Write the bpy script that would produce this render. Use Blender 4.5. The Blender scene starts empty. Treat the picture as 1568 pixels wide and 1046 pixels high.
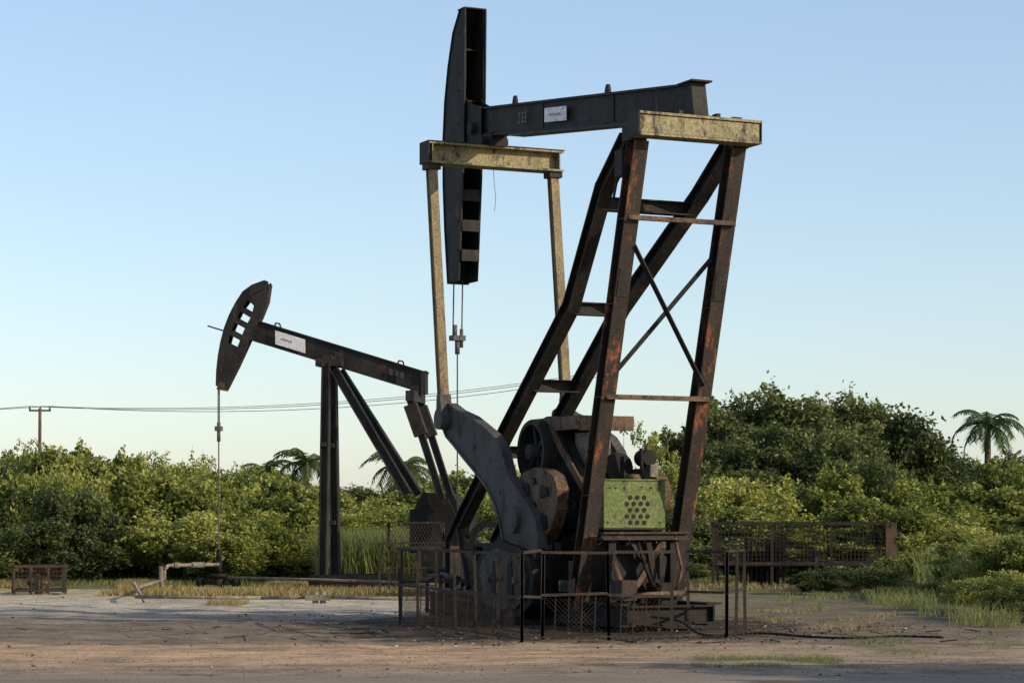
import bpy, bmesh, math, random
import numpy as np
from mathutils import Vector, noise as mnoise

random.seed(7)
RNG = np.random.default_rng(11)
scene = bpy.context.scene
COL = scene.collection

# ------------------------------------------------------------------ materials
def nodes_of(m):
    m.use_nodes = True
    nt = m.node_tree
    return nt, nt.nodes, nt.links, nt.nodes['Principled BSDF']

def ramp(n, stops, interp='LINEAR'):
    r = n.new('ShaderNodeValToRGB')
    r.color_ramp.interpolation = interp
    e = r.color_ramp.elements
    while len(e) > 1: e.remove(e[0])
    e[0].position = stops[0][0]; e[0].color = (*stops[0][1], 1)
    for p, c in stops[1:]:
        k = e.new(p); k.color = (*c, 1)
    return r

def steel(name, c1, c2, rust=(0.12,0.055,0.03), amt=0.25, scale=2.5, rough=0.68, streak=1.0, metal=0.0):
    m = bpy.data.materials.new(name)
    nt, n, l, b = nodes_of(m)
    tc = n.new('ShaderNodeTexCoord')
    mp = n.new('ShaderNodeMapping'); mp.inputs['Scale'].default_value = (1, 1, 1.0/ (1+streak))
    l.new(tc.outputs['Object'], mp.inputs['Vector'])
    n1 = n.new('ShaderNodeTexNoise'); n1.inputs['Scale'].default_value = scale; n1.inputs['Detail'].default_value = 9
    n1.inputs['Roughness'].default_value = 0.65
    l.new(mp.outputs[0], n1.inputs['Vector'])
    r1 = ramp(n, [(0.35, c1), (0.65, c2)])
    l.new(n1.outputs['Fac'], r1.inputs['Fac'])
    n2 = n.new('ShaderNodeTexNoise'); n2.inputs['Scale'].default_value = scale*1.7; n2.inputs['Detail'].default_value = 12
    n2.inputs['Roughness'].default_value = 0.72
    mp2 = n.new('ShaderNodeMapping'); mp2.inputs['Location'].default_value = (3.1, 7.7, 1.2); mp2.inputs['Scale'].default_value = (1,1,1.0/(1+streak))
    l.new(tc.outputs['Object'], mp2.inputs['Vector']); l.new(mp2.outputs[0], n2.inputs['Vector'])
    lo = 0.72 - 0.45*amt
    r2 = ramp(n, [(lo, (0,0,0)), (lo+0.10, (1,1,1))])
    l.new(n2.outputs['Fac'], r2.inputs['Fac'])
    mx = n.new('ShaderNodeMixRGB'); mx.inputs['Color2'].default_value = (*rust, 1)
    l.new(r2.outputs[0], mx.inputs['Fac']); l.new(r1.outputs[0], mx.inputs['Color1'])
    n3 = n.new('ShaderNodeTexNoise'); n3.inputs['Scale'].default_value = 30; n3.inputs['Detail'].default_value = 5
    l.new(tc.outputs['Object'], n3.inputs['Vector'])
    r3 = ramp(n, [(0.3, (0.55,0.55,0.55)), (0.7, (1.35,1.35,1.35))])
    l.new(n3.outputs['Fac'], r3.inputs['Fac'])
    mu = n.new('ShaderNodeMixRGB'); mu.blend_type = 'MULTIPLY'; mu.inputs['Fac'].default_value = 1
    l.new(mx.outputs[0], mu.inputs['Color1']); l.new(r3.outputs[0], mu.inputs['Color2'])
    l.new(mu.outputs[0], b.inputs['Base Color'])
    b.inputs['Roughness'].default_value = rough
    b.inputs['Metallic'].default_value = metal
    b.inputs['Specular IOR Level'].default_value = 0.18
    bp = n.new('ShaderNodeBump'); bp.inputs['Strength'].default_value = 0.35; bp.inputs['Distance'].default_value = 0.01
    l.new(n2.outputs['Fac'], bp.inputs['Height']); l.new(bp.outputs[0], b.inputs['Normal'])
    return m

M_BLACK = steel('black_weathered_steel', (0.013,0.0125,0.012), (0.036,0.033,0.030), rust=(0.085,0.045,0.026), amt=0.33)
M_DARK  = steel('dark_steel', (0.008,0.0075,0.007), (0.021,0.018,0.015), rust=(0.05,0.03,0.018), amt=0.28)
M_OLIVE = steel('faded_yellow_steel', (0.29,0.255,0.14), (0.185,0.165,0.095), rust=(0.05,0.045,0.036), amt=0.46, scale=3.5)
M_TAN   = steel('tan_pitman_steel', (0.24,0.19,0.105), (0.155,0.125,0.075), rust=(0.08,0.05,0.035), amt=0.36, scale=3)
M_RUSTY = steel('rusty_leg_steel', (0.022,0.019,0.017), (0.050,0.037,0.029), rust=(0.24,0.085,0.032), amt=0.40, scale=2.0, streak=2)
M_RUST  = steel('rust_steel', (0.085,0.052,0.033), (0.145,0.09,0.056), rust=(0.035,0.025,0.02), amt=0.5, scale=3)
M_CWT   = steel('counterweight_cast_iron', (0.05,0.038,0.03), (0.095,0.072,0.055), rust=(0.02,0.016,0.013), amt=0.5, scale=3)
M_GREY  = steel('grey_crank_steel', (0.045,0.044,0.044), (0.088,0.083,0.077), rust=(0.032,0.025,0.02), amt=0.44, scale=2.0)
M_GREEN = steel('green_painted_steel', (0.095,0.13,0.042), (0.135,0.17,0.06), rust=(0.05,0.045,0.025), amt=0.38, scale=3)
M_WHITE = steel('white_sign_paint', (0.72,0.72,0.72), (0.6,0.6,0.6), rust=(0.35,0.33,0.32), amt=0.15)
M_RED   = steel('faded_sign_print', (0.40,0.3,0.3), (0.45,0.36,0.35), amt=0.05)
M_PIPE  = steel('pipe_steel', (0.14,0.125,0.105), (0.26,0.225,0.18), rust=(0.11,0.065,0.038), amt=0.42, scale=4)
M_CABLE = steel('cable_steel', (0.06,0.06,0.06), (0.11,0.11,0.11), amt=0.1, scale=10)
M_CONC  = steel('concrete', (0.14,0.12,0.10), (0.22,0.19,0.155), rust=(0.07,0.058,0.048), amt=0.5, scale=3)
M_CAGE  = steel('cage_rust_steel', (0.022,0.019,0.017), (0.05,0.036,0.028), rust=(0.12,0.065,0.04), amt=0.33, scale=3)

def foliage_mat(name, dark, mid, light, transl=0.35, rnd=0.5):
    m = bpy.data.materials.new(name)
    nt, n, l, b = nodes_of(m)
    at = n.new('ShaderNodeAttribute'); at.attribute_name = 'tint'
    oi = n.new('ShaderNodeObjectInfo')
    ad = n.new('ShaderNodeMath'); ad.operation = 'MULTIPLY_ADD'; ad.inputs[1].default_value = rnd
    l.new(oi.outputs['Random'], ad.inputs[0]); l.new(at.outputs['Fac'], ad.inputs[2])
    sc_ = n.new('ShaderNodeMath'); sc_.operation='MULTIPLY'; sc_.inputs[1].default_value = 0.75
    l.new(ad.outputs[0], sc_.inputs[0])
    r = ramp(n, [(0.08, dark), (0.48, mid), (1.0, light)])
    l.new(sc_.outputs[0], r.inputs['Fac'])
    l.new(r.outputs[0], b.inputs['Base Color'])
    b.inputs['Roughness'].default_value = 0.6
    b.inputs['Specular IOR Level'].default_value = 0.2
    tr = n.new('ShaderNodeBsdfTranslucent')
    hs = n.new('ShaderNodeHueSaturation'); hs.inputs['Value'].default_value = 1.3; hs.inputs['Hue'].default_value = 0.485
    l.new(r.outputs[0], hs.inputs['Color']); l.new(hs.outputs[0], tr.inputs['Color'])
    ms = n.new('ShaderNodeMixShader'); ms.inputs[0].default_value = transl
    l.new(b.outputs[0], ms.inputs[1]); l.new(tr.outputs[0], ms.inputs[2])
    l.new(ms.outputs[0], n['Material Output'].inputs['Surface'])
    return m

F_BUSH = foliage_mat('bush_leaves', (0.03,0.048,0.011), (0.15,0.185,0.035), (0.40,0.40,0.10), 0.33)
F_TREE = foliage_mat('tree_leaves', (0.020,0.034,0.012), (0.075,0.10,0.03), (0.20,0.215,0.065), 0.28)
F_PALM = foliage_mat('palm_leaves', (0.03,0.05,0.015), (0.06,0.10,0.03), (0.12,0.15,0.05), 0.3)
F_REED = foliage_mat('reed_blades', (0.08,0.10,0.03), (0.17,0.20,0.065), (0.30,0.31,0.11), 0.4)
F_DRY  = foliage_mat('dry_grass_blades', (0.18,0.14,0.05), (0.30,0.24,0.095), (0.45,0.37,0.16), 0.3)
M_BARK = steel('bark', (0.06,0.047,0.034), (0.11,0.085,0.063), rust=(0.05,0.04,0.03), amt=0.3, scale=5)

# ------------------------------------------------------------------ mesh builder
def I_prof(w, h, tf=0.03, tw=0.03):
    a, b = w/2, h/2
    return [(-a,-b),(a,-b),(a,-b+tf),(tw/2,-b+tf),(tw/2,b-tf),(a,b-tf),(a,b),(-a,b),(-a,b-tf),(-tw/2,b-tf),(-tw/2,-b+tf),(-a,-b+tf)]
def B_prof(w, h):
    return [(-w/2,-h/2),(w/2,-h/2),(w/2,h/2),(-w/2,h/2)]
def L_prof(w, t=0.02):
    return [(0,0),(w,0),(w,t),(t,t),(t,w),(0,w)]

class MB:
    def __init__(s): s.v=[]; s.f=[]; s.m=[]; s.sm=[]
    def add(s, vs, fs, mi=0, smooth=False):
        o=len(s.v); s.v += [tuple(x) for x in vs]
        for f in fs: s.f.append([o+i for i in f]); s.m.append(mi); s.sm.append(smooth)
    def extrude(s, prof, p0, p1, up=(0,0,1), mi=0):
        p0=Vector(p0); p1=Vector(p1); d=(p1-p0).normalized(); up=Vector(up)
        if abs(d.dot(up))>0.98: up=Vector((1,0,0))
        side=d.cross(up).normalized(); u=side.cross(d)
        n=len(prof); vs=[p0+side*a+u*b for a,b in prof]+[p1+side*a+u*b for a,b in prof]
        fs=[(i,(i+1)%n,n+(i+1)%n,n+i) for i in range(n)]+[tuple(range(n))[::-1],tuple(range(n,2*n))]
        s.add(vs,fs,mi)
    def bar(s,p0,p1,w,h=None,up=(0,0,1),mi=0): s.extrude(B_prof(w,h or w),p0,p1,up,mi)
    def box(s,lo,hi,mi=0):
        (a,b,c),(d,e,f)=lo,hi
        s.extrude(B_prof(abs(e-b),abs(f-c)),(a,(b+e)/2,(c+f)/2),(d,(b+e)/2,(c+f)/2),(0,0,1),mi)
    def prism(s, poly, y0, y1, mi=0):
        n=len(poly); vs=[(x,y0,z) for x,z in poly]+[(x,y1,z) for x,z in poly]
        fs=[(i,(i+1)%n,n+(i+1)%n,n+i) for i in range(n)]+[tuple(range(n))[::-1],tuple(range(n,2*n))]
        s.add(vs,fs,mi)
    def tube(s,p0,p1,r0,r1=None,n=10,mi=0):
        r1=r0 if r1 is None else r1
        p0=Vector(p0); p1=Vector(p1); d=(p1-p0).normalized()
        up=Vector((0,0,1)) if abs(d.z)<0.95 else Vector((1,0,0))
        a=d.cross(up).normalized(); b=a.cross(d)
        ring=lambda p,r:[p+(a*math.cos(t)+b*math.sin(t))*r for t in [2*math.pi*i/n for i in range(n)]]
        o=len(s.v); s.v += [tuple(x) for x in ring(p0,r0)+ring(p1,r1)]
        for i in range(n):
            s.f.append([o+i,o+(i+1)%n,o+n+(i+1)%n,o+n+i]); s.m.append(mi); s.sm.append(n>6)
        s.f.append([o+i for i in range(n)]); s.m.append(mi); s.sm.append(False)
        s.f.append([o+n+i for i in range(n)]); s.m.append(mi); s.sm.append(False)
    def path(s,pts,r,n=8,mi=0):
        for a,b in zip(pts[:-1],pts[1:]): s.tube(a,b,r,r,n,mi)
    def ring(s,c,r_out,r_in,y0,y1,n=36,mi=0):
        cx,cz=c; vs=[]
        for i in range(n):
            t=2*math.pi*i/n; co,si=math.cos(t),math.sin(t)
            vs += [(cx+r_out*co,y0,cz+r_out*si),(cx+r_out*co,y1,cz+r_out*si),(cx+r_in*co,y1,cz+r_in*si),(cx+r_in*co,y0,cz+r_in*si)]
        fs=[]
        for i in range(n):
            a=4*i; b=4*((i+1)%n)
            for k in range(4): fs.append((a+k,b+k,b+(k+1)%4,a+(k+1)%4))
        s.add(vs,fs,mi)
    def obj(s,name,mats,parent=None,bevel=0):
        me=bpy.data.meshes.new(name); me.from_pydata(s.v,[],s.f)
        for m in mats: me.materials.append(m)
        me.polygons.foreach_set('material_index',s.m)
        me.polygons.foreach_set('use_smooth',s.sm)
        bm=bmesh.new(); bm.from_mesh(me); bmesh.ops.recalc_face_normals(bm,faces=bm.faces); bm.to_mesh(me); bm.free()
        o=bpy.data.objects.new(name,me); COL.objects.link(o)
        if parent: o.parent=parent
        if bevel:
            bv=o.modifiers.new('b','BEVEL'); bv.width=bevel; bv.segments=2; bv.limit_method='ANGLE'
        return o

def empty(name, loc=(0,0,0), rz=0):
    e=bpy.data.objects.new(name,None); e.location=loc; e.rotation_euler=(0,0,rz); COL.objects.link(e); return e

# ------------------------------------------------------------------ large pumpjack (front-mounted geometry, seen from the rear)
BIG = empty('oil_pumpjack', (2.74,33.4,0), math.atan2(0.906,-0.423))
def P(u,v,z): return (u,-v,z)

# walking beam
b=MB()
def beam_c(u): return 7.68+0.1143*(u-0.05)
w0=Vector(P(0.22,0,beam_c(0.22))); w1=Vector(P(7.75,0,8.56))
b.extrude(I_prof(0.26,0.50,0.035,0.16),w0,w1)
b.prism([(0.02,7.46),(0.22,7.46),(0.22,7.94),(0.12,7.96)],-0.12,0.12)
b.box(P(0.0,0.17,7.95),P(0.45,-0.17,7.975))
for u in (2.6,5.1):
    b.bar(P(u,-0.085,beam_c(u)-0.21),P(u,-0.085,beam_c(u)+0.21),0.03,0.05,up=(1,0,0))
for u in (2.95,6.35):
    z=beam_c(u)+0.25
    b.prism([(u-0.09,z),(u+0.09,z),(u+0.06,z+0.1),(u+0.03,z+0.15),(u-0.03,z+0.15),(u-0.06,z+0.1)],-0.02,0.02)
b.prism([(0.9,beam_c(0.9)-0.27),(6.3,beam_c(6.3)-0.29),(6.3,beam_c(6.3)-0.255),(0.9,beam_c(0.9)-0.255)],-0.15,0.15,1)
b.obj('walking_beam',[M_BLACK,M_GREY],BIG)
b=MB()
def on_beam(u0,u1,z0,z1,v,mi,th=0.01):
    b.prism([(u0,beam_c(u0)+z0),(u1,beam_c(u1)+z0),(u1,beam_c(u1)+z1),(u0,beam_c(u0)+z1)],-v,-v+th,mi)
on_beam(4.1,4.9,-0.12,0.11,-0.155,0,-0.01)
on_beam(4.3,4.72,-0.02,0.01,-0.17,1,-0.004)
for uu in (5.62,5.74,5.86):
    on_beam(uu,uu+0.08,-0.09,-0.065,-0.14,2,-0.004); on_beam(uu,uu+0.08,0.06,0.085,-0.14,2,-0.004)
    on_beam(uu,uu+0.025,-0.09,0.085,-0.146,2,-0.004); on_beam(uu,uu+0.08,-0.01,0.012,-0.14,2,-0.004)
b.obj('beam_sign',[M_WHITE,M_RED,M_CONC,M_GREY],BIG)

# horse head
face=[(8.22,10.6),(8.52,10.25),(8.73,9.7),(8.88,9.1),(8.96,8.4),(8.95,7.6),(8.88,6.8),(8.75,5.86)]
back=[(8.30,5.86),(8.22,6.6),(8.12,7.6),(8.08,8.2),(8.02,9.4),(8.02,10.6)]
b=MB()
b.prism(face+back,0.165,0.19); b.prism(face+back,-0.19,-0.165)
for (a,c) in zip(face[:-1],face[1:]):
    d=Vector((c[0]-a[0],0,c[1]-a[1])).normalized(); 
    b.bar((a[0],0,a[1]),(c[0]+d.x*0.02,0,c[1]+d.z*0.02),0.42,0.03,up=(1,0,0),mi=2)
b.bar((8.15,0,10.6),(8.15,0,10.62),0.42,0.3,up=(1,0,0))
for z in (9.9,9.0):
    b.box((8.2,-0.165,z),(8.6,0.165,z+0.03),2)
for i,z in enumerate((7.25,6.72,6.2)):
    b.box((8.16+0.02*i,-0.165,z),(8.2+0.02*i,0.165,z+0.2),0)
b.bar(P(8.05,-0.2,8.2),P(8.0,-0.2,10.6),0.05,0.02,up=(0,1,0))
b.bar(P(8.05,0.2,8.2),P(8.0,0.2,10.6),0.05,0.02,up=(0,1,0))
for z in (10.2,9.5,9.2,8.6,6.9,6.4): b.tube((8.3,0.19,z),(8.3,0.2,z),0.02,n=8,mi=2)
b.obj('horsehead',[M_BLACK,M_GREY,M_DARK],BIG)
b=MB()
hp_=[(7.4,8.2),(7.75,8.1),(8.15,8.0),(8.15,9.1),(7.95,8.95),(7.7,8.85),(7.4,8.78)]
b.prism(hp_,0.135,0.16); b.prism(hp_,-0.16,-0.135)
b.tube((7.72,-0.24,8.45),(7.72,0.24,8.45),0.11,n=16)
b.box((7.0,-0.15,8.05),(7.5,0.15,8.28))
b.tube((7.25,-0.25,8.15),(7.25,0.25,8.15),0.09,n=14)
b.obj('head_hinge',[M_DARK],BIG)

# equalizer
b=MB()
b.extrude(I_prof(0.36,0.36,0.035,0.04),P(7.25,-1.27,7.88),P(7.25,1.27,7.88))
b.box((7.055,-1.29,8.062),(7.45,1.29,8.075),1)
for v in (-1.2,1.2): b.box(P(7.08,v+0.01,7.73),P(7.42,v-0.01,8.03))
b.box(P(7.05,-1.29,7.70),P(7.45,-1.272,8.06),1)
for v in (-1.15,1.15): b.box(P(7.12,v+0.12,7.6),P(7.38,v-0.12,7.7),1)
b.obj('equalizer_beam',[M_OLIVE,M_BLACK],BIG)
b=MB()
for v in (-1.15,1.15):
    b.extrude(I_prof(0.15,0.16,0.02,0.1),P(7.25,v,7.62),P(6.72,v,3.5),up=(1,0,0))
b.obj('pitman_arms',[M_TAN],BIG)
b=MB()
for v in (-1.15,1.15):
    b.tube(P(6.7,v-0.12,3.34),P(6.7,v+0.16,3.34),0.18,n=18)
    b.prism([(6.56,3.3),(6.84,3.3),(6.8,3.75),(6.66,3.75)],-v-0.1,-v+0.1)
b.obj('wrist_pins',[M_GREY],BIG)

# top cross beam
b=MB()
b.extrude(I_prof(0.30,0.34,0.035,0.04),P(0.17,-1.0,7.29),P(0.17,1.0,7.29))
b.box(P(0.05,0.985,7.165),P(0.09,-0.985,7.415))
b.obj('top_crossbeam',[M_OLIVE],BIG)
b=MB()
b.box(P(0.03,-1.02,7.12),P(0.38,-1.004,7.46))
b.box(P(0.03,1.02,7.12),P(0.38,1.004,7.46))
b.box(P(0.34,-0.98,7.10),P(0.62,-0.72,7.34)); b.box(P(0.34,0.98,7.10),P(0.62,0.72,7.34))
b.box((0.05,-0.26,7.462),(0.6,0.26,7.475))
b.box((0.06,-0.34,7.462),(0.2,-0.28,7.52)); b.box((0.06,-0.7,7.462),(0.2,-0.55,7.49)); b.box((0.06,0.28,7.462),(0.2,0.34,7.52))
b.obj('saddle_bearing',[M_BLACK],BIG)

# samson post
def rear(z): return 0.42+(7.12-z)/6.92*1.98
b=MB()
for v in (-0.82,0.80):
    b.extrude(I_prof(0.23,0.25,0.028,0.03),P(rear(7.12),v,7.12),P(rear(0.3),v,0.3),up=(1,0,0))
    for z in (6.0,4.8,3.45,2.0):
        b.box(P(rear(z)-0.1,v-0.11,z),P(rear(z)+0.1,v+0.11,z+0.015))
    b.bar(P(rear(5.3)-0.13,v,5.3),P(rear(4.9)-0.13,v,4.9),0.19,0.02,up=(1,0,0),mi=1)
b.obj('rear_post_legs',[M_RUSTY,M_BLACK],BIG)
b=MB()
fl=[(0.70,0.85,7.15),(1.5,0.82,6.55),(3.35,0.44,4.98),(5.75,0.43,3.12),(7.5,0.43,1.7),(8.0,0.43,1.25)]
for sg in (-1,1):
    for a,c in zip(fl[:-1],fl[1:]):
        p=Vector(P(a[0],sg*a[1],a[2])); q=Vector(P(c[0],sg*c[1],c[2])); d=(q-p).normalized()*0.03
        b.extrude(I_prof(0.2,0.24,0.025,0.03),p-d,q+d,up=(1,0,0.5))
    b.extrude(I_prof(0.2,0.24),P(8.0,sg*0.43,1.3),P(8.0,sg*0.43,0.45),up=(1,0,0))
for u,v,z in ((1.75,0.78,6.36),(3.4,0.4,4.95),(4.85,0.4,3.82),(6.2,0.4,2.78)):
    b.extrude(I_prof(0.2,0.2,0.02,0.02),P(u,-v,z),P(u,v,z))
b.box(P(0.62,-0.98,6.62),P(0.85,-0.86,7.0)); b.bar(P(0.7,-0.95,6.9),P(0.95,-0.95,6.3),0.03)
b.obj('front_post_legs',[M_BLACK],BIG)
b=MB()
for z in (5.98,3.42):
    b.extrude(L_prof(0.075),P(rear(z)-0.14,-0.88,z),P(rear(z)-0.14,0.88,z))
b.obj('rear_girts',[M_RUST],BIG)
b=MB()
b.extrude(L_prof(0.085),P(rear(5.6)-0.10,-0.75,5.62),P(rear(3.65)-0.10,0.72,3.65))
b.extrude(L_prof(0.07),P(rear(5.5)+0.06,0.72,5.5),P(rear(3.7)+0.06,-0.72,3.7))
b.obj('cross_braces',[M_BLACK],BIG)

# cranks
crank=[(6.88,3.5),(6.62,3.58),(6.26,3.45),(5.7,3.32),(5.21,3.14),(4.8,2.98),(4.5,2.75),(4.26,2.33),(3.9,2.1),(3.55,1.9),(3.2,1.6),(3.15,1.2),(3.35,0.94),(3.8,0.8),(4.2,0.88),(4.4,1.2),(4.55,1.6),(4.75,1.9),(5.08,2.18),(5.55,2.45),(6.0,2.68),(6.4,2.9),(6.72,3.06),(6.9,3.25)]
cw=[(3.1,0.75),(3.2,0.35),(3.6,0.14),(4.3,0.1),(4.95,0.2),(5.3,0.5),(5.25,0.95),(4.9,1.22),(4.4,1.32),(3.6,1.2),(3.25,1.05)]
cw2=[(4.36,1.9),(4.2,2.2),(3.95,2.38),(3.55,2.46),(3.2,2.43),(2.85,2.32),(2.7,2.1),(2.75,1.8),(2.95,1.5),(3.3,1.27),(3.7,1.2),(4.05,1.25),(4.3,1.5)]
b=MB()
for sg in (-1,1):
    v=sg*1.04
    b.prism(crank,-v-0.06,-v+0.06)
    b.tube(P(4.05,v-0.12,1.65),P(4.05,v+0.12,1.65),0.22,n=20)
    for u,z in ((6.2,3.1),(5.6,2.85),(5.0,2.6),(4.6,2.1)):
        b.tube(P(u,v-0.075,z),P(u,v+0.075,z),0.05,n=10)
    for a,c in zip(crank,crank[1:]+crank[:1]):
        b.bar((a[0],-v,a[1]),(c[0],-v,c[1]),0.17,0.05,up=(0,0,1) if abs(a[0]-c[0])>abs(a[1]-c[1]) else (1,0,0))
b.obj('crank_arms',[M_GREY],BIG)
b=MB()
for sg in (-1,1):
    v=sg*1.04
    b.prism(cw,-v-0.17,-v+0.17,3)
    b.prism([(4.2+(x-4.2)*0.82,0.7+(z-0.7)*0.8) for x,z in cw],-v-0.21,-v+0.21,1)
    for (u,z) in ((3.7,0.7),(4.2,0.75),(4.7,0.7)):
        b.tube((u,-v-0.24,z),(u,-v+0.24,z),0.06,n=10,mi=2)
    b.prism([(3.75,0.4),(3.95,0.35),(3.95,0.95),(3.8,1.0)],-v-0.225,-v+0.225,3); b.prism([(4.42,0.4),(4.55,0.4),(4.5,1.0),(4.4,0.95)],-v-0.225,-v+0.225,3)
    b.prism(cw2,-v*0.86-0.10,-v*0.86+0.10,2)
    for (u,z,w_,h_) in ((3.15,2.08,.16,.1),(3.8,2.12,.14,.12),(3.15,1.6,.12,.14),(3.85,1.62,.15,.13),(3.5,1.85,.08,.08),(3.5,2.25,.06,.06)):
        b.prism([(u-w_,z-h_*.6),(u+w_*.8,z-h_),(u+w_*.7,z+h_),(u-w_*.6,z+h_*.7)],-v*0.86-0.13,-v*0.86+0.13,3)
b.tube(P(4.05,-1.1,1.65),P(4.05,1.1,1.65),0.13,n=16)
b.obj('counterweights',[M_GREY,M_CWT,M_RUST,M_DARK],BIG)

# gear reducer, sheave, belt guard
b=MB()
box_poly=[(3.5,1.15),(5.1,1.15),(5.15,1.9),(4.95,2.5),(4.5,2.75),(3.9,2.6),(3.55,2.2)]
b.prism(box_poly,-0.4,0.28)
for v in (-0.33,0.43):
    b.tube(P(4.05,v-0.1,1.65),P(4.05,v+0.1,1.65),0.36,n=24)
for u in (3.7,4.3,4.9): b.box((u,-0.42,1.1),(u+0.04,0.3,2.2))
b.box((3.3,-0.5,0.45),(5.3,0.5,1.15))
b.obj('gear_reducer',[M_DARK],BIG,0.01)
b=MB()
c=(4.08,2.72); y0,y1=0.55,0.80
b.ring(c,0.50,0.43,y0,y1)
for k in range(4): b.ring(c,0.515,0.49,y0+0.02+k*0.06,y0+0.045+k*0.06)
for i in range(6):
    t=i*math.pi/3+0.3
    b.bar((c[0]+0.1*math.cos(t),0.66,c[1]+0.1*math.sin(t)),(c[0]+0.45*math.cos(t),0.66,c[1]+0.45*math.sin(t)),0.06,0.07,up=(0,1,0))
b.tube((c[0],0.4,c[1]),(c[0],0.84,c[1]),0.12,n=16)
b.obj('sheave_wheel',[M_BLACK],BIG)
b=MB()
def hull(c0,r0,c1,r1,n=14):
    pts=[]
    a=math.atan2(c1[1]-c0[1],c1[0]-c0[0])
    for i in range(n+1):
        t=a+math.pi/2+math.pi*i/n; pts.append((c0[0]+r0*math.cos(t),c0[1]+r0*math.sin(t)))
    for i in range(n+1):
        t=a-math.pi/2+math.pi*i/n; pts.append((c1[0]+r1*math.cos(t),c1[1]+r1*math.sin(t)))
    return pts
hp=hull((4.05,2.7),0.58,(2.75,1.9),0.2)
for a,c2 in zip(hp,hp[1:]+hp[:1]):
    b.bar((a[0],0.43,a[1]),(c2[0],0.43,c2[1]),0.14,0.02,up=(0,0,1) if abs(a[0]-c2[0])>abs(a[1]-c2[1]) else (1,0,0),mi=1)
b.prism(hp,0.36,0.38,1)
b.bar((3.75,0.62,3.1),(2.6,0.62,2.15),0.03,0.13,mi=0)
b.bar((3.7,0.70,2.35),(2.7,0.70,1.85),0.02,0.08,mi=1)
b.box((2.75,-0.35,3.20),(4.35,0.62,3.25),0); b.box((2.75,0.6,3.04),(4.35,0.62,3.20),0); b.box((2.75,-0.35,3.02),(2.77,0.6,3.2),0)
b.obj('belt_guard',[M_RUST,M_BLACK,M_TAN],BIG)
b=MB()
b.box((2.85,0.0,2.35),(3.4,0.35,3.0)); b.box((3.4,-0.1,2.3),(3.9,0.3,3.15),3)
b.tube((2.75,-0.1,2.45),(3.3,-0.1,2.45),0.24,n=20,mi=3)
b.tube((2.5,-0.5,2.6),(2.8,-0.5,2.6),0.13,n=16,mi=3); b.tube((2.6,-0.5,2.2),(2.6,-0.5,2.8),0.04,n=8,mi=1)
b.tube((2.5,-0.35,2.3),(2.5,-0.35,2.75),0.03,n=8,mi=3); b.box((2.45,-0.62,2.3),(2.75,-0.48,2.5),0)
b.box((2.6,-0.5,1.5),(3.5,0.45,2.2),3)
b.obj('engine_block',[M_CONC,M_RUST,M_PIPE,M_DARK],BIG,0.02)
b=MB()
b.box(P(2.02,-0.55,1.52),P(2.6,0.5,2.24))
b.box(P(1.995,-0.565,2.24),P(2.62,0.515,2.26))
b.box(P(2.0,-0.565,1.49),P(2.62,0.515,1.52),1)
for i in range(5):
    for j in range(3+(i%2)):
        v=-0.1+j*0.12-(0.06 if i%2 else 0.0); z=1.60+i*0.095
        b.tube(P(2.012,v,z),P(2.03,v,z),0.036,n=12,mi=1)
for v,z in ((-0.45,2.12),(-0.2,2.12),(0.1,2.14),(0.38,2.12),(-0.48,1.6),(0.42,1.6),(-0.35,2.12),(0.25,2.13)):
    b.tube(P(2.01,v,z),P(2.03,v,z),0.014,n=8,mi=1)
b.tube(P(2.3,0.1,2.26),P(2.3,0.1,2.34),0.14,0.1,n=14,mi=2)
b.obj('green_cabinet',[M_GREEN,M_DARK,M_RUST],BIG)
# platform and skid
b=MB()
b.extrude(I_prof(0.15,0.12),P(1.72,-0.75,1.40),P(1.72,0.72,1.40),mi=3)
for v in (-0.55,0.5): b.extrude(I_prof(0.12,0.14),P(1.7,v,1.38),P(3.4,v,1.38))
for u in (1.8,3.3):
    for v in (-0.55,0.5): b.extrude(I_prof(0.12,0.12),P(u,v,1.31),P(u,v,0.3),up=(1,0,0))
b.bar(P(1.78,0.3,1.3),P(1.78,-0.35,0.3),0.08,mi=1); b.bar(P(1.8,-0.2,1.3),P(1.8,0.5,0.35),0.06,mi=3)
b.bar(P(1.75,0.05,1.3),P(1.75,0.25,0.3),0.09,mi=0)
b.box(P(2.0,-0.5,0.4),P(3.2,0.4,1.25))
for v in (-0.72,0.72):
    b.extrude(I_prof(0.25,0.34,0.03,0.03),P(0.9,v,0.24),P(8.3,v,0.24))
for u in (1.0,1.8,2.6,3.4,4.4,5.4,6.6,8.1): b.extrude(I_prof(0.2,0.28),P(u,-0.7,0.24),P(u,0.7,0.24))
b.box(P(3.2,-0.75,-0.02),P(8.3,0.75,0.06),0)
for u in (5.6,6.3): b.extrude(I_prof(0.12,0.12),P(u,-0.72,0.4),P(u,-0.72,1.2),up=(1,0,0))
b.box(P(5.2,-0.7,1.2),P(6.6,0.7,1.26))
b.tube(P(1.2,-0.75,0.5),P(1.2,0.4,0.55),0.05,mi=1); b.tube(P(1.3,-0.5,0.3),P(1.6,-0.6,1.0),0.05,mi=1)
b.box(P(1.15,-0.7,0.45),P(1.5,-0.45,0.75),3); b.box(P(1.3,0.0,0.4),P(1.7,0.3,0.7),0)
b.path([P(1.4,-0.3,1.3),P(1.3,-0.25,1.0),P(1.35,-0.1,0.7),P(1.3,0.1,0.5)],0.03,mi=0); b.path([P(1.5,0.4,1.3),P(1.35,0.42,0.9),P(1.3,0.3,0.6)],0.025,mi=1)
b.box(P(2.6,-1.0,0.55),P(2.65,-0.7,0.72),2); b.bar(P(2.3,-0.95,0.5),P(2.5,-0.85,1.0),0.1,mi=1)
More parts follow.
